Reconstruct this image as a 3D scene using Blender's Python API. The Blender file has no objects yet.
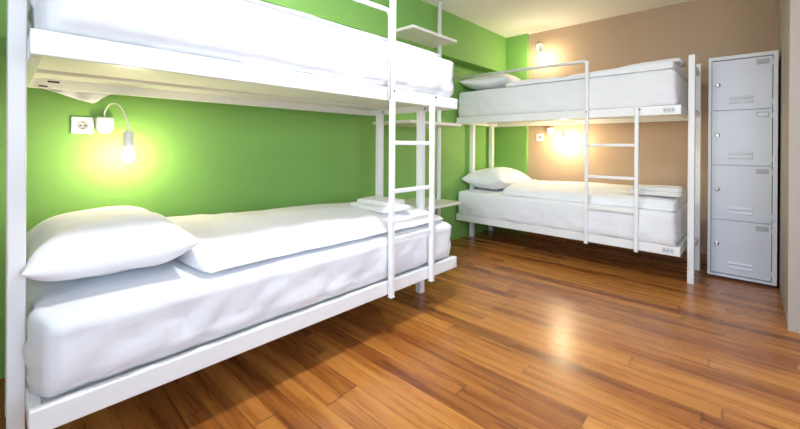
import bpy, bmesh, math, random
from mathutils import Vector, Matrix, noise
random.seed(7)
S = bpy.context.scene
COL = S.collection
V = Vector

# ------------------------------------------------------------------ materials
def new_mat(name):
    m = bpy.data.materials.new(name); m.use_nodes = True
    nt = m.node_tree
    return m, nt, nt.nodes['Principled BSDF']

def ramp(nt, fac, stops):
    r = nt.nodes.new('ShaderNodeValToRGB')
    while len(r.color_ramp.elements) < len(stops): r.color_ramp.elements.new(0.5)
    for e, (p, c) in zip(r.color_ramp.elements, stops):
        e.position = p; e.color = (*c, 1)
    nt.links.new(fac, r.inputs[0])
    return r.outputs[0]

def noisy(name, col, rough, var=0.06, scale=3.0, bump=0.0, bscale=80.0, metallic=0.0, spec=0.5, sheen=0.0, coat=0.0):
    m, nt, b = new_mat(name)
    tc = nt.nodes.new('ShaderNodeTexCoord')
    n = nt.nodes.new('ShaderNodeTexNoise'); n.inputs['Scale'].default_value = scale; n.inputs['Detail'].default_value = 3
    nt.links.new(tc.outputs['Object'], n.inputs['Vector'])
    lo = tuple(c*(1-var) for c in col); hi = tuple(min(1, c*(1+var)) for c in col)
    nt.links.new(ramp(nt, n.outputs['Fac'], [(0.3, lo), (0.7, hi)]), b.inputs['Base Color'])
    b.inputs['Roughness'].default_value = rough
    b.inputs['Metallic'].default_value = metallic
    b.inputs['Specular IOR Level'].default_value = spec
    if sheen: b.inputs['Sheen Weight'].default_value = sheen
    if coat: b.inputs['Coat Weight'].default_value = coat
    if bump:
        n2 = nt.nodes.new('ShaderNodeTexNoise'); n2.inputs['Scale'].default_value = bscale; n2.inputs['Detail'].default_value = 4
        nt.links.new(tc.outputs['Object'], n2.inputs['Vector'])
        bp = nt.nodes.new('ShaderNodeBump'); bp.inputs['Strength'].default_value = bump; bp.inputs['Distance'].default_value = 0.01
        nt.links.new(n2.outputs['Fac'], bp.inputs['Height']); nt.links.new(bp.outputs[0], b.inputs['Normal'])
    return m

def floor_mat():
    m, nt, b = new_mat('laminate_floor')
    N = nt.nodes.new; L = nt.links.new
    def math_(op, a, bb=None):
        n = N('ShaderNodeMath'); n.operation = op
        for i, x in enumerate((a, bb)):
            if x is None: continue
            if isinstance(x, (int, float)): n.inputs[i].default_value = x
            else: L(x, n.inputs[i])
        return n.outputs[0]
    tc = N('ShaderNodeTexCoord'); sp = N('ShaderNodeSeparateXYZ'); L(tc.outputs['Object'], sp.inputs[0])
    W, LEN = 0.085, 1.5
    ry = math_('DIVIDE', sp.outputs['Y'], W); row = math_('FLOOR', ry); fy = math_('FRACT', ry)
    wn = N('ShaderNodeTexWhiteNoise'); wn.noise_dimensions = '1D'; L(row, wn.inputs['W'])
    rx = math_('ADD', math_('DIVIDE', sp.outputs['X'], LEN), math_('MULTIPLY', wn.outputs['Value'], 7.3))
    colm = math_('FLOOR', rx); fx = math_('FRACT', rx)
    cv = N('ShaderNodeCombineXYZ'); L(row, cv.inputs[0]); L(colm, cv.inputs[1])
    w2 = N('ShaderNodeTexWhiteNoise'); w2.noise_dimensions = '3D'; L(cv.outputs[0], w2.inputs['Vector'])
    # grain stretched along the planks, shifted per plank
    gv = N('ShaderNodeCombineXYZ')
    L(math_('ADD', math_('MULTIPLY', sp.outputs['X'], 1.6), math_('MULTIPLY', w2.outputs['Value'], 37.0)), gv.inputs[0])
    L(math_('MULTIPLY', sp.outputs['Y'], 22.0), gv.inputs[1]); L(w2.outputs['Value'], gv.inputs[2])
    gn = N('ShaderNodeTexNoise'); gn.inputs['Scale'].default_value = 1.0; gn.inputs['Detail'].default_value = 5; gn.inputs['Roughness'].default_value = .6
    L(gv.outputs[0], gn.inputs['Vector'])
    fac = math_('ADD', math_('MULTIPLY', w2.outputs['Value'], .30), math_('MULTIPLY', gn.outputs['Fac'], .88))
    base = ramp(nt, fac, [(.30, (.14, .036, .008)), (.48, (.27, .085, .017)), (.64, (.42, .155, .030)), (.86, (.60, .26, .060))])
    # joints
    jy = math_('LESS_THAN', math_('MINIMUM', fy, math_('SUBTRACT', 1.0, fy)), .018)
    jx = math_('LESS_THAN', math_('MINIMUM', fx, math_('SUBTRACT', 1.0, fx)), .0025)
    j = math_('MAXIMUM', jy, jx)
    mx = N('ShaderNodeMix'); mx.data_type = 'RGBA'
    L(math_('MULTIPLY', j, .55), mx.inputs['Factor']); L(base, mx.inputs['A']); mx.inputs['B'].default_value = (.05, .02, .01, 1)
    L(mx.outputs['Result'], b.inputs['Base Color'])
    rr = math_('ADD', math_('MULTIPLY', gn.outputs['Fac'], .16), FLOOR_ROUGH)
    L(rr, b.inputs['Roughness'])
    bp = N('ShaderNodeBump'); bp.inputs['Strength'].default_value = .12; bp.inputs['Distance'].default_value = .003
    L(math_('SUBTRACT', gn.outputs['Fac'], j), bp.inputs['Height']); L(bp.outputs[0], b.inputs['Normal'])
    b.inputs['Specular IOR Level'].default_value = .5
    return m

def emit_mat(name, col, strength):
    m, nt, b = new_mat(name)
    b.inputs['Base Color'].default_value = (1, 1, 1, 1)
    b.inputs['Emission Color'].default_value = (*col, 1); b.inputs['Emission Strength'].default_value = strength
    return m

FLOOR_ROUGH = .20
M = dict(
    green=noisy('green_wall_paint', (.205, .42, .092), .62, .05, 1.5, .05, 120),
    tan=noisy('tan_wall_paint', (.47, .335, .225), .7, .04, 1.2, .05, 120),
    beige=noisy('beige_wall_paint', (.42, .36, .31), .7, .04, 1.2, .05, 120),
    ceil=noisy('cream_ceiling_paint', (.90, .865, .78), .8, .02, 1.0, .03, 90),
    metal=noisy('white_powder_coat', (.83, .83, .82), .32, .015, 6, .02, 200),
    panel=noisy('white_bed_base', (.80, .79, .75), .5, .02, 4),
    board=noisy('white_melamine', (.80, .76, .70), .35, .02, 4),
    sheet=noisy('white_cotton_sheet', (.79, .795, .82), .85, .012, 5, .30, 9, sheen=.15),
    duvet=noisy('white_duvet_cotton', (.82, .82, .84), .9, .012, 5, .3, 10, sheen=.15),
    pillow=noisy('white_pillow_cotton', (.84, .84, .86), .9, .01, 5, .22, 12, sheen=.15),
    towel=noisy('white_terry', (.86, .85, .84), .95, .02, 30, .5, 260, sheen=.4),
    locker=noisy('grey_white_locker_paint', (.66, .68, .72), .38, .015, 3, .02, 150),
    lockerdoor=noisy('locker_door_paint', (.60, .635, .70), .36, .015, 3, .02, 150),
    card=noisy('grey_label_card', (.42, .43, .45), .5, .06, 60),
    chrome=noisy('chrome', (.75, .76, .78), .18, .02, 5, metallic=1.0),
    plastic=noisy('white_plastic', (.85, .85, .83), .3, .01, 5),
    dark=noisy('dark_recess', (.04, .04, .045), .6, .05, 8),
    bolt=noisy('dark_steel_bolt', (.18, .18, .19), .4, .05, 8, metallic=.8),
    skirting=noisy('brown_wood_skirting', (.30, .16, .07), .45, .15, 20),
    frame=noisy('white_window_frame', (.8, .8, .8), .4, .01, 5),
    bulb=emit_mat('glowing_bulb', (1.0, .82, .54), 240.0),
    bulb_low=emit_mat('bright_bulb', (1.0, .81, .50), 430.0),
    bulb_up=emit_mat('soft_bulb', (1.0, .83, .57), 240.0),
    ceilglow=emit_mat('glowing_diffuser', (1.0, .93, .84), 4.0),
)
M['floor'] = floor_mat()

def glass():
    m, nt, b = new_mat('window_glass')
    out = nt.nodes['Material Output']
    t = nt.nodes.new('ShaderNodeBsdfTransparent'); g = nt.nodes.new('ShaderNodeBsdfGlossy'); g.inputs['Roughness'].default_value = .03
    f = nt.nodes.new('ShaderNodeFresnel'); mx = nt.nodes.new('ShaderNodeMixShader')
    nt.links.new(f.outputs[0], mx.inputs[0]); nt.links.new(t.outputs[0], mx.inputs[1]); nt.links.new(g.outputs[0], mx.inputs[2])
    nt.links.new(mx.outputs[0], out.inputs['Surface'])
    return m
M['glass'] = glass()

# ------------------------------------------------------------------ geometry helpers
ORG = {}
def origin_of(o):
    return ORG.get(o.name, V((0, 0, 0)))

def link(name, bm, mat, parent=None, smooth=False, origin=None):
    me = bpy.data.meshes.new(name)
    if parent is not None:
        org = origin_of(parent)
        loc = V((0, 0, 0))
    else:
        if origin is None:
            xs = [v.co for v in bm.verts]
            lo = V(map(min, zip(*xs))); hi = V(map(max, zip(*xs)))
            origin = V(((lo.x+hi.x)/2, (lo.y+hi.y)/2, lo.z))
        org = V(origin); loc = org
    bmesh.ops.translate(bm, verts=bm.verts, vec=-org)
    bmesh.ops.recalc_face_normals(bm, faces=bm.faces)
    for f in bm.faces: f.smooth = smooth
    bm.to_mesh(me); bm.free()
    o = bpy.data.objects.new(name, me); COL.objects.link(o)
    me.materials.append(mat)
    o.location = loc
    if parent is not None: o.parent = parent
    ORG[o.name] = org
    return o

def empty(name, loc, label, cat, group=None):
    o = bpy.data.objects.new(name, None); COL.objects.link(o); o.location = loc
    o.empty_display_size = .1
    ORG[o.name] = V(loc)
    return tag(o, label, cat, group)

def tag(o, label, cat, group=None):
    o['label'] = label; o['category'] = cat
    if group: o['group'] = group
    return o

def structure(o):
    o['kind'] = 'structure'; return o

def box(bm, lo, hi, bev=0.0, seg=2):
    lo = V(lo); hi = V(hi)
    lo, hi = V(map(min, zip(lo, hi))), V(map(max, zip(lo, hi)))
    r = bmesh.ops.create_cube(bm, size=1.0)
    for v in r['verts']:
        v.co = V((lo[i] + (v.co[i]+.5)*(hi[i]-lo[i]) for i in range(3)))
    if bev:
        es = list({e for v in r['verts'] for e in v.link_edges})
        bmesh.ops.bevel(bm, geom=es, offset=bev, segments=seg, profile=.5, affect='EDGES')

def cyl(bm, p0, p1, r0, r1=None, n=20):
    p0 = V(p0); p1 = V(p1); r1 = r0 if r1 is None else r1
    d = p1-p0
    q = d.to_track_quat('Z', 'Y').to_matrix().to_4x4()
    mat = Matrix.Translation((p0+p1)/2) @ q
    bmesh.ops.create_cone(bm, cap_ends=True, segments=n, radius1=r0, radius2=r1, depth=d.length, matrix=mat)

def lathe(bm, base, prof, axis='Z', n=28):
    """prof: list of (radius, height) along axis from base."""
    base = V(base); rings = []
    ax = {'X': (V((0, 1, 0)), V((0, 0, 1)), V((1, 0, 0))), 'Y': (V((1, 0, 0)), V((0, 0, 1)), V((0, 1, 0))), 'Z': (V((1, 0, 0)), V((0, 1, 0)), V((0, 0, 1)))}[axis]
    for r, h in prof:
        if r < 1e-6: rings.append([bm.verts.new(base + ax[2]*h)])
        else: rings.append([bm.verts.new(base + ax[2]*h + ax[0]*(r*math.cos(2*math.pi*i/n)) + ax[1]*(r*math.sin(2*math.pi*i/n))) for i in range(n)])
    for a, b in zip(rings, rings[1:]):
        for i in range(n):
            j = (i+1) % n
            if len(a) == 1 and len(b) == 1: continue
            if len(a) == 1: bm.faces.new((a[0], b[i], b[j]))
            elif len(b) == 1: bm.faces.new((a[i], a[j], b[0]))
            else: bm.faces.new((a[i], a[j], b[j], b[i]))

def tube(bm, pts, r, n=12):
    pts = [V(p) for p in pts]; rings = []
    prev = None
    for i, p in enumerate(pts):
        t = (pts[min(i+1, len(pts)-1)] - pts[max(i-1, 0)]).normalized()
        if prev is None:
            a = t.orthogonal().normalized()
        else:
            a = (prev - t*prev.dot(t)).normalized()
        prev = a; b = t.cross(a)
        rings.append([bm.verts.new(p + a*(r*math.cos(2*math.pi*k/n)) + b*(r*math.sin(2*math.pi*k/n))) for k in range(n)])
    for A, B in zip(rings, rings[1:]):
        for k in range(n):
            bm.faces.new((A[k], A[(k+1) % n], B[(k+1) % n], B[k]))
    bm.faces.new(rings[0]); bm.faces.new(rings[-1][::-1])

def bez(pts, n=10):
    """smooth curve through points (Catmull-Rom)"""
    P = [V(p) for p in pts]; P = [P[0]*2-P[1]] + P + [P[-1]*2-P[-2]]; out = []
    for i in range(1, len(P)-2):
        for k in range(n):
            t = k/n; p0, p1, p2, p3 = P[i-1:i+3]
            out.append(.5*((2*p1)+(p2-p0)*t+(2*p0-5*p1+4*p2-p3)*t*t+(3*p1-p0-3*p2+p3)*t**3))
    out.append(P[-2]); return out

def softbox(bm, lo, hi, r, seg=.045, warp=None):
    """rounded box surface with dense grid; warp(point, normal)->point"""
    lo = V(lo); hi = V(hi); c = (lo+hi)/2; h = (hi-lo)/2
    rr = V((min(r, h[i]*.98) for i in range(3)))
    def ticks(hh, r_):
        inner = hh-r_
        a = [-hh + r_*(1-math.cos(math.pi/2*k/4)) for k in range(4)]
        m = max(1, int(round(2*inner/seg)))
        b = [-inner + 2*inner*k/m for k in range(m+1)]
        return a + b + [-x for x in a[::-1]]
    T = [ticks(h[i], rr[i]) for i in range(3)]
    cache = {}
    def vert(p):
        key = tuple(round(x, 6) for x in p)
        if key in cache: return cache[key]
        q = V((max(-(h[i]-rr[i]), min(h[i]-rr[i], p[i])) for i in range(3)))
        d = V(((p[i]-q[i])/rr[i] for i in range(3)))
        n = d.normalized()
        w = q + V((n[i]*rr[i] for i in range(3))) + c
        if warp: w = warp(w, n)
        cache[key] = bm.verts.new(w); return cache[key]
    for ax in range(3):
        u, v = (ax+1) % 3, (ax+2) % 3
        for s in (-1, 1):
            for i in range(len(T[u])-1):
                for j in range(len(T[v])-1):
                    qs = []
                    for a, b in ((i, j), (i+1, j), (i+1, j+1), (i, j+1)):
                        p = [0, 0, 0]; p[ax] = s*h[ax]; p[u] = T[u][a]; p[v] = T[v][b]
                        qs.append(vert(p))
                    if len(set(qs)) == 4:
                        try: bm.faces.new(qs)
                        except ValueError: pass

def ridge(p, sc, seed=0.0):
    a = noise.noise(V((p.x*sc+seed, p.y*sc-seed, p.z*sc+seed*.5)))
    return 1-abs(a)*2

def smooth_mod(o, lv=1):
    m = o.modifiers.new('subdivision', 'SUBSURF'); m.levels = lv; m.render_levels = lv

# ------------------------------------------------------------------ the room
CEIL = 2.459
YB = 4.07        # back wall
XL = -.05        # recessed green wall
XR = 2.572        # short wall beside the locker
YC = 2.72        # corner where the room widens
XE, YN = 4.7, -1.9
def wall(name, lo, hi, mat):
    bm = bmesh.new(); box(bm, lo, hi); return structure(link(name, bm, mat))

wall('floor', (XL-.15, YN-.15, -.12), (XE+.15, YB+.15, 0), M['floor'])
wall('ceiling', (XL-.15, YN-.15, CEIL), (XE+.15, YB+.15, CEIL+.12), M['ceil'])
wall('wall_left', (XL-.15, YN, 0), (XL, YB, CEIL), M['green'])
wall('wall_back', (XL-.15, YB, 0), (XR+.15, YB+.15, CEIL), M['tan'])
wall('wall_beam', (XL, YN, 2.0), (.10, YB, CEIL), M['green'])
wall('wall_pillar', (XL, 4.02, 0), (.385, YB, CEIL), M['green'])
wall('wall_right', (XR, YC, 0), (XE+.15, YB, CEIL), M['beige'])
EY0, EY1, EZ0, EZ1 = -1.3, 1.6, .85, 2.2
bm = bmesh.new()
box(bm, (XE, YN, 0), (XE+.15, EY0, CEIL)); box(bm, (XE, EY1, 0), (XE+.15, YC, CEIL))
box(bm, (XE, EY0, 0), (XE+.15, EY1, EZ0)); box(bm, (XE, EY0, EZ1), (XE+.15, EY1, CEIL))
structure(link('wall_east', bm, M['beige']))
bm = bmesh.new()
for a, b in (((EY0, EZ0), (EY0+.06, EZ1)), ((EY1-.06, EZ0), (EY1, EZ1)), ((EY0, EZ0), (EY1, EZ0+.06)), ((EY0, EZ1-.06), (EY1, EZ1)), ((.12, EZ0), (.18, EZ1))):
    box(bm, (XE+.04, a[0], a[1]), (XE+.10, b[0], b[1]), .004)
we = structure(link('fill_window', bm, M['frame']))  # invented window on the unseen east wall, added to brighten the bed fronts
bm = bmesh.new(); box(bm, (XE+.067, EY0+.05, EZ0+.05), (XE+.073, EY1-.05, EZ1-.05)); link('pane', bm, M['glass'], we)
# near wall with a window opening (behind the camera)
WX0, WX1, WZ0, WZ1 = 1.5, 4.3, .75, 2.25
bm = bmesh.new()
box(bm, (XL-.15, YN-.15, 0), (WX0, YN, CEIL)); box(bm, (WX1, YN-.15, 0), (XE+.15, YN, CEIL))
box(bm, (WX0, YN-.15, 0), (WX1, YN, WZ0)); box(bm, (WX0, YN-.15, WZ1), (WX1, YN, CEIL))
structure(link('wall_near', bm, M['beige']))
bm = bmesh.new()
for a, b in (((WX0, WZ0), (WX0+.06, WZ1)), ((WX1-.06, WZ0), (WX1, WZ1)), ((WX0, WZ0), (WX1, WZ0+.06)), ((WX0, WZ1-.06), (WX1, WZ1)), ((2.87, WZ0), (2.93, WZ1))):
    box(bm, (a[0], YN-.10, a[1]), (b[0], YN-.04, b[1]), .004)
wf = structure(link('window_1', bm, M['frame']))
bm = bmesh.new(); box(bm, (WX0+.05, YN-.073, WZ0+.05), (WX1-.05, YN-.067, WZ1-.05)); link('pane', bm, M['glass'], wf)
bm = bmesh.new(); box(bm, (.39, YB-.014, 0), (XR, YB, .07), .003); structure(link('baseboard_back', bm, M['skirting']))

# ------------------------------------------------------------------ bunk beds
HR = .0733
ZL0, ZU0 = .226, 1.315
def bed(P, name_base, label, s0, s1, outer_s, inner_s, t_posts, t_inner, ladder, ladder_top, guard, lad_prefix, post_half=.021, plate_side=1):
    """P(s,t,z)->world. s along the bed, t from the open side to the wall."""
    E = empty('bunk_bed', name_base, label, 'bunk bed', 'white metal bunk beds')
    m = M['metal']; Wd = .90
    def bx(bm, s_, t_, z_, bev=.003): box(bm, P(s_[0], t_[0], z_[0]), P(s_[1], t_[1], z_[1]), bev)
    for z in (ZL0, ZU0):
        for t in ((0, .03), (Wd-.03, Wd)):
            bm = bmesh.new(); bx(bm, (s0, s1), t, (z, z+HR), .004); r = link('side_rail', bm, m, E)
            if t[0] == 0:
                # riveted end plate / label on the open side
                ps = s1-.14 if plate_side > 0 else s1-.012
                bm = bmesh.new(); bx(bm, (s1-.115, s1-.035) if plate_side > 0 else (s1-.055, s1-.012), (-.0015, .0005), (z+.014, z+.058), .0005)
                st = link('rating_plate', bm, M['locker'] if plate_side > 0 else M['panel'], r)
                st['label'] = 'small grey plate on the rail'
                bm = bmesh.new()
                for k in range(3):
                    a = (s1-.108 + k*.024) if plate_side > 0 else (s1-.050 + k*.013)
                    w_ = .016 if plate_side > 0 else .006
                    bx(bm, (a, a+w_), (-.0025, -.0012), (z+.026, z+.046), 0)
                link('plate_marking', bm, M['card'] if plate_side > 0 else M['locker'], r)
        for s in ((s0, s0+.03), (s1-.03, s1)):
            bm = bmesh.new(); bx(bm, s, (.0305, Wd-.0305), (z, z+HR-.004), .003); link('end_rail', bm, m, E)
        bm = bmesh.new(); bx(bm, (s0+.031, s1-.031), (.031, Wd-.031), (z+.045, z+.062), 0)
        bx(bm, (s0+.031, s1-.031), (.60, .635), (z+.030, z+.0452), .002)
        link('base_panel', bm, M['panel'], E)
    # posts: tall pair outside one end, short pair below the other end
    sg = -1 if outer_s < (s0+s1)/2 else 1
    for t in t_posts:
        bm = bmesh.new(); bx(bm, (outer_s-post_half, outer_s+post_half), (t-.03, t+.03), (0.0, 1.78), .004)
        p = link('post', bm, m, E)
        bm = bmesh.new(); bx(bm, (outer_s-post_half+.002, outer_s+post_half-.002), (t-.028, t+.028), (1.7795, 1.786), .002); link('post_cap', bm, M['plastic'], p)
    for t in t_inner:
        for z0, z1 in ((0.0, ZL0), (ZL0+HR-.025, ZU0)):
            bm = bmesh.new(); bx(bm, (inner_s-.023, inner_s+.023), (t-.024, t+.024), (z0, z1), .004); link('post', bm, m, E)
    for z in (.27, 1.35, 1.70):
        bm = bmesh.new(); bx(bm, (outer_s-.015, outer_s+.015), (t_posts[0]+.0305, t_posts[1]-.0305), (z-.02, z+.02), .003); link('cross_bar', bm, m, E)
    for t in t_posts:       # bolts on the end rail of the short-post end
        q = s1-.0001 if inner_s > (s0+s1)/2 else s0
    # ladder on the open side
    la, lb, rungs = ladder
    rad = .014
    for k, s in enumerate((la, lb)):
        bm = bmesh.new()
        bx(bm, (s-rad, s+rad), (-.036, -.008), (ZL0-.006, ladder_top[k]), .005)
        ld = link('ladder_pole', bm, m, E)
        bm = bmesh.new()
        cyl(bm, P(s+ (rad+.004)*(1 if k else 0), -.008, ZU0+.052), P(s+(rad+.004)*(1 if k else 0), -.040, ZU0+.052), .006, n=12)
        link('bolt', bm, M['bolt'], ld)
        bm = bmesh.new(); bx(bm, (s-rad-.001, s+rad+.001), (-.037, -.007), (ZL0-.010, ZL0-.005), .001); link('foot_cap', bm, M['plastic'], ld)
    for z in rungs:
        bm = bmesh.new(); bx(bm, (la+rad, lb-rad), (-.033, -.011), (z-.012, z+.012), .004); link('rung', bm, m, E)
    ga, gb, gz0, gz1, gr = guard
    bm = bmesh.new()
    pts = [P(ga, -.0200, ZU0+.01), P(ga, -.0200, gz0-.03), P(ga+(gb-ga)*.006, -.0200, gz0-.008), P(ga+(gb-ga)*.02, -.0200, gz0)]
    if plate_side > 0: pts += [P(gb, -.0200, gz1)]
    else: pts += [P(outer_s+.04, -.0200, gz1-.02), P(outer_s+.008, -.010, gz1-.035), P(outer_s, .03, gz1-.045), P(outer_s, t_posts[0]-.029, gz1-.05)]
    tube(bm, pts, gr, 12); link('guard_rail', bm, m, E, smooth=True)
    return E

# bed along the green wall: s = world y, t measured from x = .93 towards the wall
P1 = lambda s, t, z: V((.93-t, s, z))
b1 = bed(P1, (.48, .69, 0), 'white metal bunk bed in the foreground along the green wall', -.365, 1.74, -.386, 1.665, (.20, .645), (.268, .70),
    (1.072, 1.430, (1.078, .806, .535)), (2.20, ZU0+.066), (1.052, -.30, 1.808, 1.80, .011), 'near', .021, -1)
# bed along the tan wall: s = world x, t from y = 3.117 towards the wall
P2 = lambda s, t, z: V((s, 3.117+t, z))
b2 = bed(P2, (1.0, 3.56, 0), 'white metal bunk bed at the back between the green corner and the lockers', -.034, 2.02, 2.070, -.006+.014, (.165, .615), (.272, .715),
    (1.357, 1.735, (1.078, .806, .535)), (1.812, ZU0+.066), (1.357, -.0495, 1.815, 1.832, .015), 'far', .021, 1)

# bolts at the far end rail underside of the near bed and dark slots of the near end
for x in (.26, .70):
    bm = bmesh.new(); cyl(bm, (x-.035, 1.7095, ZU0+.022), (x-.035, 1.705, ZU0+.022), .007, n=12)
    link('end_rail_bolt', bm, M['bolt'], b1)
bm = bmesh.new()
box(bm, (.0605, -.275, ZU0+.028), (.0625, -.235, ZU0+.036)); box(bm, (.0605, -.305, ZU0+.006), (.0625, -.275, ZU0+.012))
link('rail_slot', bm, M['dark'], b1)

# ------------------------------------------------------------------ mattresses, duvets, pillows, towels
def mattress(P, s, t, z, label, seed, wr=.013):
    lo, hi = P(s[0], t[0], z[0]), P(s[1], t[1], z[1])
    zt = z[1]
    def w(p, n):
        k = (p.z-z[0])/(z[1]-z[0])
        side = 1-abs(n.z)
        if n.z < -.01:     # the sheet is tucked straight down at the bottom edge
            nh = V((n.x, n.y, 0)); l = nh.length
            if l > 1e-4: p = p + nh/l*(.035*(min(1, l*4)-l))
            p = V((p.x, p.y, z[0]+(p.z-z[0])*.25))
        # diagonal drag folds in the sheet and general softness
        d = V((p.x*3.1 + p.z*5.2, p.y*3.1 - p.z*5.2, p.z*2.0))
        f = max(0, ridge(d, 1.9, seed)); f2 = max(0, ridge(V((p.x*6+p.z*9, p.y*6-p.z*9, p.z*3)), 1.3, seed+5))
        a = (wr*1.7*(f**4) + wr*.8*f2**4)*side*(.25+.75*(1-k)) + wr*.2*noise.noise(p*3.3+V((seed, 0, 0)))
        b = .004*math.sin(math.pi*k)*side
        if n.y < -.2 and p.x > .778 and p.y < 0 and z[0] < 1: b += .042*min(1, (p.x-.778)/.035)*-n.y
        q = p + n*(a+b)
        if n.z > .5: q.z += -.006*abs(noise.noise(p*2.2))
        q.z = max(q.z, z[0])
        return q
    bm = bmesh.new(); softbox(bm, lo, hi, .035, .03, w)
    o = link('mattress', bm, M['sheet'], None, True)
    return tag(o, label, 'mattress', 'sheeted mattresses on the bunks')

ZM = ZL0+HR+.001
ZMU = ZU0+HR+.001
TT = .001
mattress(P1, (-.352, 1.715), (TT, .86), (ZM, .555), 'white sheeted mattress on the lower bunk by the green wall', 1.3)
mattress(P1, (-.352, 1.725), (TT-.004, .86), (ZMU, 1.668), 'white sheeted mattress on the foreground upper bunk, cut by the photo top', 4.1)
mattress(P2, (-.015, 1.985), (TT, .87), (ZM, .560), 'white sheeted mattress on the lower bunk of the back bed', 7.7)
mattress(P2, (-.015, 1.985), (TT, .87), (ZMU, 1.675), 'white sheeted mattress on the upper bunk of the back bed', 9.9, .009)

def duvet(P, s, t, z0, zf, head, label, seed, cat='duvet'):
    """zf(a) thickness along the length a in 0..1; head: 0 -> thick fold at s[0]"""
    zt = .06
    lo, hi = P(s[0], t[0], z0), P(s[1], t[1], z0+zt)
    inv = (P(1, 0, 0)-P(0, 0, 0)); tin = (P(0, 1, 0)-P(0, 0, 0))
    s_lo = s[0]
    def w(p, n):
        sv = (p-P(0, 0, 0)).dot(inv); tv = (p-P(0, 0, 0)).dot(tin)
        a = (sv-s[0])/(s[1]-s[0]); b = (tv-t[0])/(t[1]-t[0])
        k = (p.z-z0)/zt
        if n.z < -.01:
            nh = V((n.x, n.y, 0)); l = nh.length
            if l > 1e-4: p = p + nh/l*(.028*(min(1, l*4)-l))
            k *= .3
        q = p.copy()
        th = zf(a, b)
        puff = .012*noise.noise(V((sv*3.2, tv*3.6, seed))) + .006*noise.noise(V((sv*8, tv*7, seed+3)))
        crease = -.014*max(0, ridge(V((sv*1.6+tv*1.2, tv*2.4-sv*.6, seed)), 1.6)-.72)/.28
        q.z = z0 + k*(th + puff*min(1, k*1.5) + crease*k)
        e = .012*noise.noise(V((sv*3.0, tv*3.0, seed+7)))
        if abs(n.dot(tin)) > .3: q += tin*e
        if abs(n.dot(inv)) > .3: q += inv*e*1.4
        return q
    bm = bmesh.new(); softbox(bm, lo, hi, .028, .03, w)
    o = link('duvet', bm, M['duvet'], None, True)
    return tag(o, label, cat, 'folded white duvets')

def lerp(a, b, x): x = max(0, min(1, x)); return a+(b-a)*x
duvet(P1, (.115, 1.675), (.05, .84), .556, lambda a, b: (.146 - .062*a + .010*math.exp(-((a-.03)/.06)**2))*(.12+.88*min(1, max(0, b)*2.2)**.62), 0, 'white duvet spread on the lower bunk by the green wall', 2.2)
duvet(P1, (.10, 1.64), (.06, .84), 1.667, lambda a, b: .034 - .010*max(0, (a-.55)/.45)**1.5, 0, 'white duvet on the foreground upper bunk', 5.2)
duvet(P2, (.50, 1.975), (.06, .85), .561, lambda a, b: (.110+.012*a)*(.50+.50*min(1, max(0, b)*3)**.7), 0, 'white duvet on the lower bunk of the back bed', 8.2)
duvet(P2, (.55, 1.975), (.012, .85), 1.676, lambda a, b: .045+.02*b + .022*a*a, 0, 'white duvet on the upper bunk of the back bed', 11.2)

def pillow(center, sx, sy, h, rot, tilt, label, seed, puff=1.0):
    """sx along local x, sy local y"""
    bm = bmesh.new(); N = 30; top = {}; bot = {}
    def pt(i, j, sgn):
        u = -1+2*i/N; v = -1+2*j/N
        uu = math.copysign(1-(1-abs(u))**1.5, u); vv = math.copysign(1-(1-abs(v))**1.5, v)
        prof = (max(0, 1-abs(uu)**3.2)**.55)*(max(0, 1-abs(vv)**3.2)**.55)
        # sides pull in between the four pointed corners
        x = uu*sx/2*(1-.075*(1-vv*vv)); y = vv*sy/2*(1-.075*(1-uu*uu))
        z = sgn*h*prof*(.66 if sgn > 0 else .34)
        edge = 1-prof
        z += .030*(uu*uu*vv*vv)**1.5
        z += .014*noise.noise(V((x*5+seed, y*5, sgn)))*prof*2
        z += -.010*max(0, ridge(V((x*1.8+seed, y*2.0, 0)), 2.2)-.6)*prof*2*(sgn > 0)
        z += .010*noise.noise(V((x*9, y*9, seed)))*edge*(1-max(abs(uu), abs(vv))**6)
        return V((x, y, z))
    R_ = Matrix.Rotation(rot, 4, 'Z') @ Matrix.Rotation(tilt[0], 4, 'X') @ Matrix.Rotation(tilt[1], 4, 'Y')
    for sgn, D in ((1, top), (-1, bot)):
        for i in range(N+1):
            for j in range(N+1):
                if sgn < 0 and (i in (0, N) or j in (0, N)): D[i, j] = top[i, j]
                else: D[i, j] = bm.verts.new(R_ @ pt(i, j, sgn) + V(center))
        for i in range(N):
            for j in range(N): bm.faces.new((D[i, j], D[i+1, j], D[i+1, j+1], D[i, j+1]))
    o = link('pillow', bm, M['pillow'], None, True)
    return tag(o, label, 'pillow', 'white pillows')

pillow((.465, -.122, .642), .76, .50, .225, math.radians(-1), (math.radians(1.5), math.radians(-1.0)), 'plump white pillow on the lower bunk by the green wall', 1.0)
pillow((.235, 3.56, .652), .52, .70, .25, math.radians(-3), (math.radians(-2), math.radians(-2)), 'white pillow on the lower bunk of the back bed', 4.0)
pillow((.255, 3.50, 1.762), .58, .70, .19, math.radians(3), (0, math.radians(1)), 'white pillow on the upper bunk of the back bed', 6.5)

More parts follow.
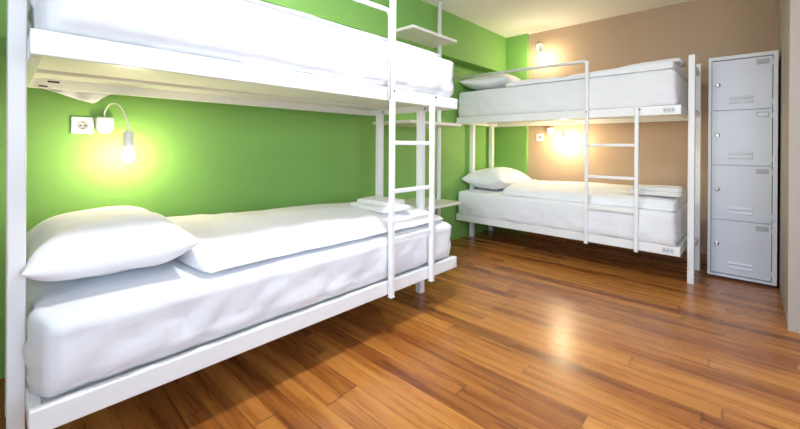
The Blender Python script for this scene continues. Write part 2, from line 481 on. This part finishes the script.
def towel(lo, hi, axis, layers, label, rot=0.0, seed=0.0, group='folded white towels'):
    """folded terry towel: layered stadium profile extruded along `axis` (0=x,1=y)"""
    lo = V(lo); hi = V(hi); c = (lo+hi)/2; H = hi.z-lo.z; lh = H/layers; r = lh/2
    L = hi[axis]-lo[axis]; Wd = hi[1-axis]-lo[1-axis]
    prof = []
    K = 6
    for k in range(layers):
        zc = lh*(k+.5)
        for a in range(K+1):
            th = -math.pi/2+math.pi*a/K
            prof.append((Wd/2-r+r*math.cos(th)-(.004*(k % 2)), zc+r*.96*math.sin(th)))
    top = prof[-1]
    nx = 8
    for i in range(1, nx): prof.append((top[0]*(1-2*i/nx), H-.001+.004*math.sin(math.pi*i/nx)))
    for k in reversed(range(layers)):
        zc = lh*(k+.5)
        for a in range(K+1):
            th = math.pi/2+math.pi*a/K
            prof.append((-(Wd/2-r)+r*math.cos(th)+(.005*(k % 2)), zc+r*.96*math.sin(th)))
    bm = bmesh.new(); rings = []; n = 16
    for i in range(n+1):
        e = -1+2*i/n
        sh = 1-.03*abs(e)**8
        ring = []
        for (u, z) in prof:
            zz = z*(1-.10*abs(e)**10)
            p = V((0, 0, 0)); p[axis] = e*L/2*(1+.012*math.sin(z*170)); p[1-axis] = u*sh; p.z = zz
            p += V((noise.noise(p*6+V((seed, 0, 0))), noise.noise(p*6+V((0, seed, 0))), 0))*.006
            p.z += .004*noise.noise(p*7+V((seed, seed, 0)))*min(1, zz/H)
            q = Matrix.Rotation(rot, 3, 'Z') @ p
            ring.append(bm.verts.new(V((c.x+q.x, c.y+q.y, lo.z+max(0, q.z)))))
        rings.append(ring)
    m = len(prof)
    for A, B in zip(rings, rings[1:]):
        for k in range(m): bm.faces.new((A[k], A[(k+1) % m], B[(k+1) % m], B[k]))
    bm.faces.new(rings[0]); bm.faces.new(rings[-1][::-1])
    o = link('towel', bm, M['towel'], None, True)
    return tag(o, label, 'towel', group)

towel((.38, 1.22, .640), (.76, 1.46, .670), 0, 2, 'folded white towel lying on the near duvet, lower of the two', math.radians(-4), 1)
towel((.42, 1.27, .6705), (.70, 1.46, .697), 0, 2, 'folded white towel on the near duvet, topmost of the two', math.radians(5), 2)
towel((1.64, 3.22, .668), (2.00, 3.52, .704), 0, 2, 'folded white towel on the lower back bunk, under the other one', 0, 3)
towel((1.68, 3.23, .7045), (2.00, 3.50, .734), 0, 2, 'folded white towel on the lower back bunk, topmost', math.radians(2), 4)
towel((1.72, 3.25, 1.745), (2.00, 3.55, 1.775), 0, 2, 'folded white towel at the foot of the upper back bunk', 0, 5)

# sheet corner that hangs behind the back rail of the near upper bunk
bm = bmesh.new(); n = 28; rows = 8; G = []
def low(y):
    pts = [(-.34, 1.335), (-.26, 1.310), (-.17, 1.280), (-.105, 1.264), (-.07, 1.292), (-.045, 1.313), (-.01, 1.325), (.04, 1.34)]
    for (a, za), (b_, zb) in zip(pts, pts[1:]):
        if a <= y <= b_: return za+(zb-za)*(y-a)/(b_-a)
    return 1.34
for i in range(n+1):
    y = -.34 + .38*i/n; G.append([])
    for j in range(rows+1):
        k = j/rows; z = 1.40*(1-k)+low(y)*k
        G[-1].append(bm.verts.new((.006+.008*math.sin(y*60+k*3)*k, y, z)))
for i in range(n):
    for j in range(rows): bm.faces.new((G[i][j], G[i+1][j], G[i+1][j+1], G[i][j+1]))
sheet = link('bed_sheet', bm, M['sheet'], None, True)
md = sheet.modifiers.new('thickness', 'SOLIDIFY'); md.thickness = .004; md.offset = 0
tag(sheet, 'loose white sheet corner hanging below the near upper bunk', 'sheet')

# ------------------------------------------------------------------ shelf unit in the corner between the beds
sh = empty('shelf_unit', (.17, 2.2, 0), 'white shelves on a slim pole, on the green wall between the two bunks', 'shelf')
for (x0, x1, y0, y1, z) in ((.10, .39, 1.88, 2.51, 2.045), (XL, .40, 1.845, 2.58, 1.262), (XL, .40, 1.85, 2.58, .525)):
    bm = bmesh.new(); box(bm, (x0, y0, z-.0125), (x1, y1, z+.0125), .002); link('shelf', bm, M['board'], sh)
bm = bmesh.new(); cyl(bm, (.19, 2.50, 0), (.19, 2.50, CEIL), .020, n=20); link('pole', bm, M['metal'], sh, smooth=True)
bm = bmesh.new(); cyl(bm, (.19, 2.50, 0), (.19, 2.50, .008), .035, n=24); link('floor_flange', bm, M['metal'], sh)

# ------------------------------------------------------------------ locker
lx0, lx1, ly, LY1, LH = 2.150, 2.556, 3.585, 4.05, 1.80
lk = empty('locker_cabinet', ((lx0+lx1)/2, (ly+LY1)/2, 0), 'tall pale grey metal locker with four doors against the tan wall', 'locker')
bm = bmesh.new(); T, TR = .020, .026
zs = [1.768, 1.362, .921, .480, .042]
box(bm, (lx0, ly, .02), (lx0+T, LY1, LH)); box(bm, (lx1-TR, ly, .02), (lx1, LY1, LH))
box(bm, (lx0+T, ly, zs[0]+.003), (lx1-TR, LY1, LH)); box(bm, (lx0+T, ly, .02), (lx1-TR, LY1, zs[-1]-.003))
box(bm, (lx0+T, LY1-.01, zs[-1]-.003), (lx1-TR, LY1, zs[0]+.003))
for z in zs[1:-1]: box(bm, (lx0+T, ly+.017, z-.008), (lx1-TR, LY1-.01, z+.008))
link('body', bm, M['locker'], lk)
bm = bmesh.new(); box(bm, (lx0+.01, ly+.03, 0), (lx1-.01, LY1-.01, .021)); link('plinth', bm, M['dark'], lk)
dx0, dx1 = lx0+T+.0025, lx1-TR-.0035
for k in range(4):
    zt, zb = zs[k]-.0025, zs[k+1]+.0025
    bm = bmesh.new()
    box(bm, (dx0, ly+.001, zb), (dx1, ly+.016, zt), .0025)
    d = link('door', bm, M['lockerdoor'], lk)
    for zz in (zb+.095, zb+.060):       # pressed louvres
        bm = bmesh.new()
        x0, x1 = dx0+.105, dx0+.250
        v = [bm.verts.new(p) for p in ((x0, ly+.001, zz-.012), (x1, ly+.001, zz-.012), (x1, ly+.001, zz+.012), (x0, ly+.001, zz+.012), (x0+.006, ly-.0035, zz-.006), (x1-.006, ly-.0035, zz-.006), (x1-.006, ly-.0005, zz+.010), (x0+.006, ly-.0005, zz+.010))]
        for f in ((4, 5, 6, 7), (0, 1, 5, 4), (1, 2, 6, 5), (2, 3, 7, 6), (3, 0, 4, 7), (3, 2, 1, 0)): bm.faces.new([v[i] for i in f])
        link('louvre', bm, M['lockerdoor'], d)
    zk = zt-.195
    bm = bmesh.new(); lathe(bm, (dx0+.037, ly+.002, zk), [(0, 0), (.017, 0), (.017, -.006), (.014, -.009), (.0, -.010)], 'Y'); hd = link('lock_knob', bm, M['chrome'], d, True)
    bm = bmesh.new(); box(bm, (dx0+.029, ly-.022, zk-.013), (dx0+.045, ly-.007, zk+.009), .004)
    link('lock_tongue', bm, M['chrome'], d)
    # card holder
    a, b_, c_, e_ = dx1-.088, dx1-.018, zt-.058, zt-.020
    bm = bmesh.new()
    for q in (((a, c_), (b_, c_+.005)), ((a, e_-.005), (b_, e_)), ((a, c_), (a+.005, e_)), ((b_-.005, c_), (b_, e_))):
        box(bm, (q[0][0], ly-.003, q[0][1]), (q[1][0], ly+.0015, q[1][1]), .0005)
    ch = link('card_holder', bm, M['card'], d)
    bm = bmesh.new(); box(bm, (a+.005, ly-.0005, c_+.005), (b_-.005, ly+.0012, e_-.005)); link('name_card', bm, M['locker'] if k == 1 else M['card'], d)
    for zz in (zt-.05, zb+.05):
        bm = bmesh.new(); cyl(bm, (dx1+.001, ly+.002, zz-.022), (dx1+.001, ly+.002, zz+.022), .0028, n=12); link('hinge', bm, M['locker'], d, True)

# ------------------------------------------------------------------ wall lamps and sockets
def wall_lamp(F, base, head, label, watts, arch=.12):
    """F(a, d, z): a along the wall, d out of the wall. base=(a,z) of base centre, head=(a,d,z) of the bulb centre"""
    o = empty('wall_lamp', F(base[0], 0, base[1]), label, 'lamp', 'small white gooseneck reading lamps')
    a0, z0 = base
    bm = bmesh.new()
    pts = []
    w, hh = .038, .043
    for k in range(13):
        th = math.pi+math.pi*k/12; pts.append((a0+w*math.cos(th), z0-.005+hh*.9*math.sin(th)))
    pts += [(a0+w, z0+hh-.006), (a0+w-.006, z0+hh), (a0-w+.006, z0+hh), (a0-w, z0+hh-.006)]
    lays = []
    for d, k in ((0.0, 1.0), (.024, 1.0), (.032, .90), (.034, .75)):
        lays.append([bm.verts.new(F(a0+(p[0]-a0)*k, d, z0+(p[1]-z0)*k)) for p in pts])
    for A, B in zip(lays, lays[1:]):
        for k in range(len(pts)): bm.faces.new((A[k], A[(k+1) % len(pts)], B[(k+1) % len(pts)], B[k]))
    bm.faces.new(lays[0]); bm.faces.new(lays[-1])
    link('lamp_base', bm, M['plastic'], o)
    ha, hd, hz = head
    top = hz+.155
    bm = bmesh.new()
    tube(bm, bez([F(a0, .018, z0+.030), F(a0, .020, z0+.03+arch*.34), F(a0+(ha-a0)*.22, .02+(hd-.02)*.3, max(z0+arch, hz+.13+arch)-.012), F(a0+(ha-a0)*.6, .02+(hd-.02)*.7, max(z0+arch, hz+.13+arch)-.022), F(ha-(ha-a0)*.08, hd-.002, hz+.135+arch*.33), F(ha, hd, hz+.12)], 8), .0038, 8)
    link('gooseneck', bm, M['plastic'], o, True)
    bm = bmesh.new(); lathe(bm, F(ha, hd, hz+.035), [(.0, 0.004), (.019, 0.004), (.022, 0), (.023, .012), (.022, .075), (.018, .086), (.006, .092), (0, .092)])
    link('lamp_holder', bm, M['plastic'], o, True)
    bm = bmesh.new(); lathe(bm, F(ha, hd, hz-.034), [(0, 0), (.012, .003), (.022, .014), (.026, .030), (.022, .048), (.016, .062), (.014, .072), (0, .072)])
    b = link('bulb', bm, M[watts], o, True)
    return o

FL = lambda a, d, z: V((XL+d, a, z))
FB = lambda a, d, z: V((a, YB-d, z))
BW = dict(near='bulb', low='bulb_low', up='bulb_up')
wall_lamp(FL, (-.053, 1.158), (.020, .17, 1.004), 'glowing gooseneck reading lamp on the green wall over the near pillow', BW['near'])
wall_lamp(FB, (.665, 1.245), (.86, .14, 1.120), 'glowing reading lamp on the tan wall under the back upper bunk', BW['low'])
wall_lamp(FB, (.525, 2.27), (.600, .17, 2.120), 'glowing reading lamp high on the tan wall above the back bed', BW['up'], .05)

def socket(F, a, z, label):
    o = empty('power_socket', F(a, 0, z), label, 'socket', 'white wall sockets')
    def bx(bm, a_, d_, z_, bev=.002): box(bm, F(a_[0], d_[0], z_[0]), F(a_[1], d_[1], z_[1]), bev)
    bm = bmesh.new(); bx(bm, (a-.044, a+.044), (0, .009), (z-.042, z+.042), .003); link('plate', bm, M['plastic'], o)
    ax = 'X' if abs((F(0, 1, 0)-F(0, 0, 0)).x) > .5 else 'Y'
    s = 1 if ax == 'X' else -1
    bm = bmesh.new(); lathe(bm, F(a, .0088, z), [(.0225, 0), (.0225, s*.0018), (.019, s*.0018), (.018, s*.0004), (0, s*.0004)], ax); link('socket_ring', bm, M['card'], o, True)
    bm = bmesh.new()
    for q in (-.0095, .0095): cyl(bm, F(a+q, .0090, z), F(a+q, .0104, z), .0042, n=12)
    bx(bm, (a-.003, a+.003), (.0090, .0104), (z+.013, z+.018), 0); bx(bm, (a-.003, a+.003), (.0090, .0104), (z-.018, z-.013), 0)
    link('socket_holes', bm, M['dark'], o)
socket(FL, -.139, 1.155, 'white wall socket beside the reading lamp on the green wall')
socket(FB, .535, 1.175, 'white wall socket on the tan wall left of the low lamp')

# ------------------------------------------------------------------ ceiling light (above the frame of the photograph)
CLX, CLY = 1.30, .85
cl = empty('ceiling_light', (CLX, CLY, CEIL-.07), 'round white ceiling light in the middle of the room', 'light')
bm = bmesh.new(); lathe(bm, (CLX, CLY, CEIL-.025), [(0, .0245), (.17, .0245), (.17, .0), (.0, .0)], n=40); link('light_base', bm, M['plastic'], cl)
bm = bmesh.new(); lathe(bm, (CLX, CLY, CEIL-.066), [(0, 0), (.09, .006), (.14, .022), (.158, .040), (0, .040)], n=40); link('diffuser', bm, M['ceilglow'], cl, True)
ld = bpy.data.lights.new('ceiling_lamp', 'AREA'); ld.shape = 'DISK'; ld.size = .13; ld.energy = 31; ld.color = (.97, .98, 1.0)
lo = bpy.data.objects.new('ceiling_lamp', ld); COL.objects.link(lo); lo.parent = cl; lo.location = (0, 0, -.006)

# daylight outside the window
ld = bpy.data.lights.new('daylight_and_fill', 'AREA'); ld.shape = 'RECTANGLE'; ld.size = WX1-WX0-.05; ld.size_y = WZ1-WZ0-.05; ld.energy = 120; ld.color = (.66, .81, 1.0)
lo = bpy.data.objects.new('daylight_and_fill', ld); COL.objects.link(lo); lo.location = ((WX0+WX1)/2, YN-.17, (WZ0+WZ1)/2); lo.rotation_euler = (math.radians(90), 0, 0)

ld = bpy.data.lights.new('daylight_and_fill', 'AREA'); ld.shape = 'RECTANGLE'; ld.size = EZ1-EZ0-.05; ld.size_y = EY1-EY0-.05; ld.energy = 85; ld.color = (.66, .81, 1.0)  # added fill light behind the invented east window, aimed at the near bunk
lo = bpy.data.objects.new('daylight_and_fill', ld); COL.objects.link(lo); lo.location = (XE+.17, (EY0+EY1)/2, (EZ0+EZ1)/2); lo.rotation_euler = (0, math.radians(90), 0)

w = bpy.data.worlds.new('daylight'); S.world = w; w.use_nodes = True
nt = w.node_tree; sky = nt.nodes.new('ShaderNodeTexSky'); sky.sky_type = 'NISHITA'; sky.sun_disc = False; sky.sun_elevation = math.radians(40); sky.sun_rotation = math.radians(180)
bg = nt.nodes['Background']; nt.links.new(sky.outputs[0], bg.inputs[0]); bg.inputs[1].default_value = .25

# ------------------------------------------------------------------ camera
yaw, pitch, roll = .7541, -.0012, .0057
f_ = V((-math.sin(yaw), math.cos(yaw), 0)); r_ = V((math.cos(yaw), math.sin(yaw), 0)); u_ = V((0, 0, 1))
f_, u_ = math.cos(pitch)*f_+math.sin(pitch)*u_, math.cos(pitch)*u_-math.sin(pitch)*f_
r_, u_ = math.cos(roll)*r_+math.sin(roll)*u_, math.cos(roll)*u_-math.sin(roll)*r_
cam = bpy.data.cameras.new('camera'); co = bpy.data.objects.new('camera', cam); COL.objects.link(co)
mt = Matrix((( r_.x, u_.x, -f_.x, 2.4154), (r_.y, u_.y, -f_.y, -.4189), (r_.z, u_.z, -f_.z, 1.06), (0, 0, 0, 1)))
co.matrix_world = mt
cam.sensor_fit = 'HORIZONTAL'; cam.sensor_width = 36; cam.lens = 374.573/800*36
cam.shift_x = (400-400.307)/800; cam.shift_y = -(214.5-146.527)/800
cam.clip_start = .05
S.camera = co

S.view_settings.view_transform = 'Standard'; S.view_settings.look = 'None'
S.view_settings.exposure = 0.15; S.view_settings.gamma = 1.0; S.view_settings.use_curve_mapping = False
try:
    S.cycles.use_denoising = True; S.cycles.max_bounces = 10; S.cycles.diffuse_bounces = 6; S.cycles.sample_clamp_indirect = 6
except Exception: pass
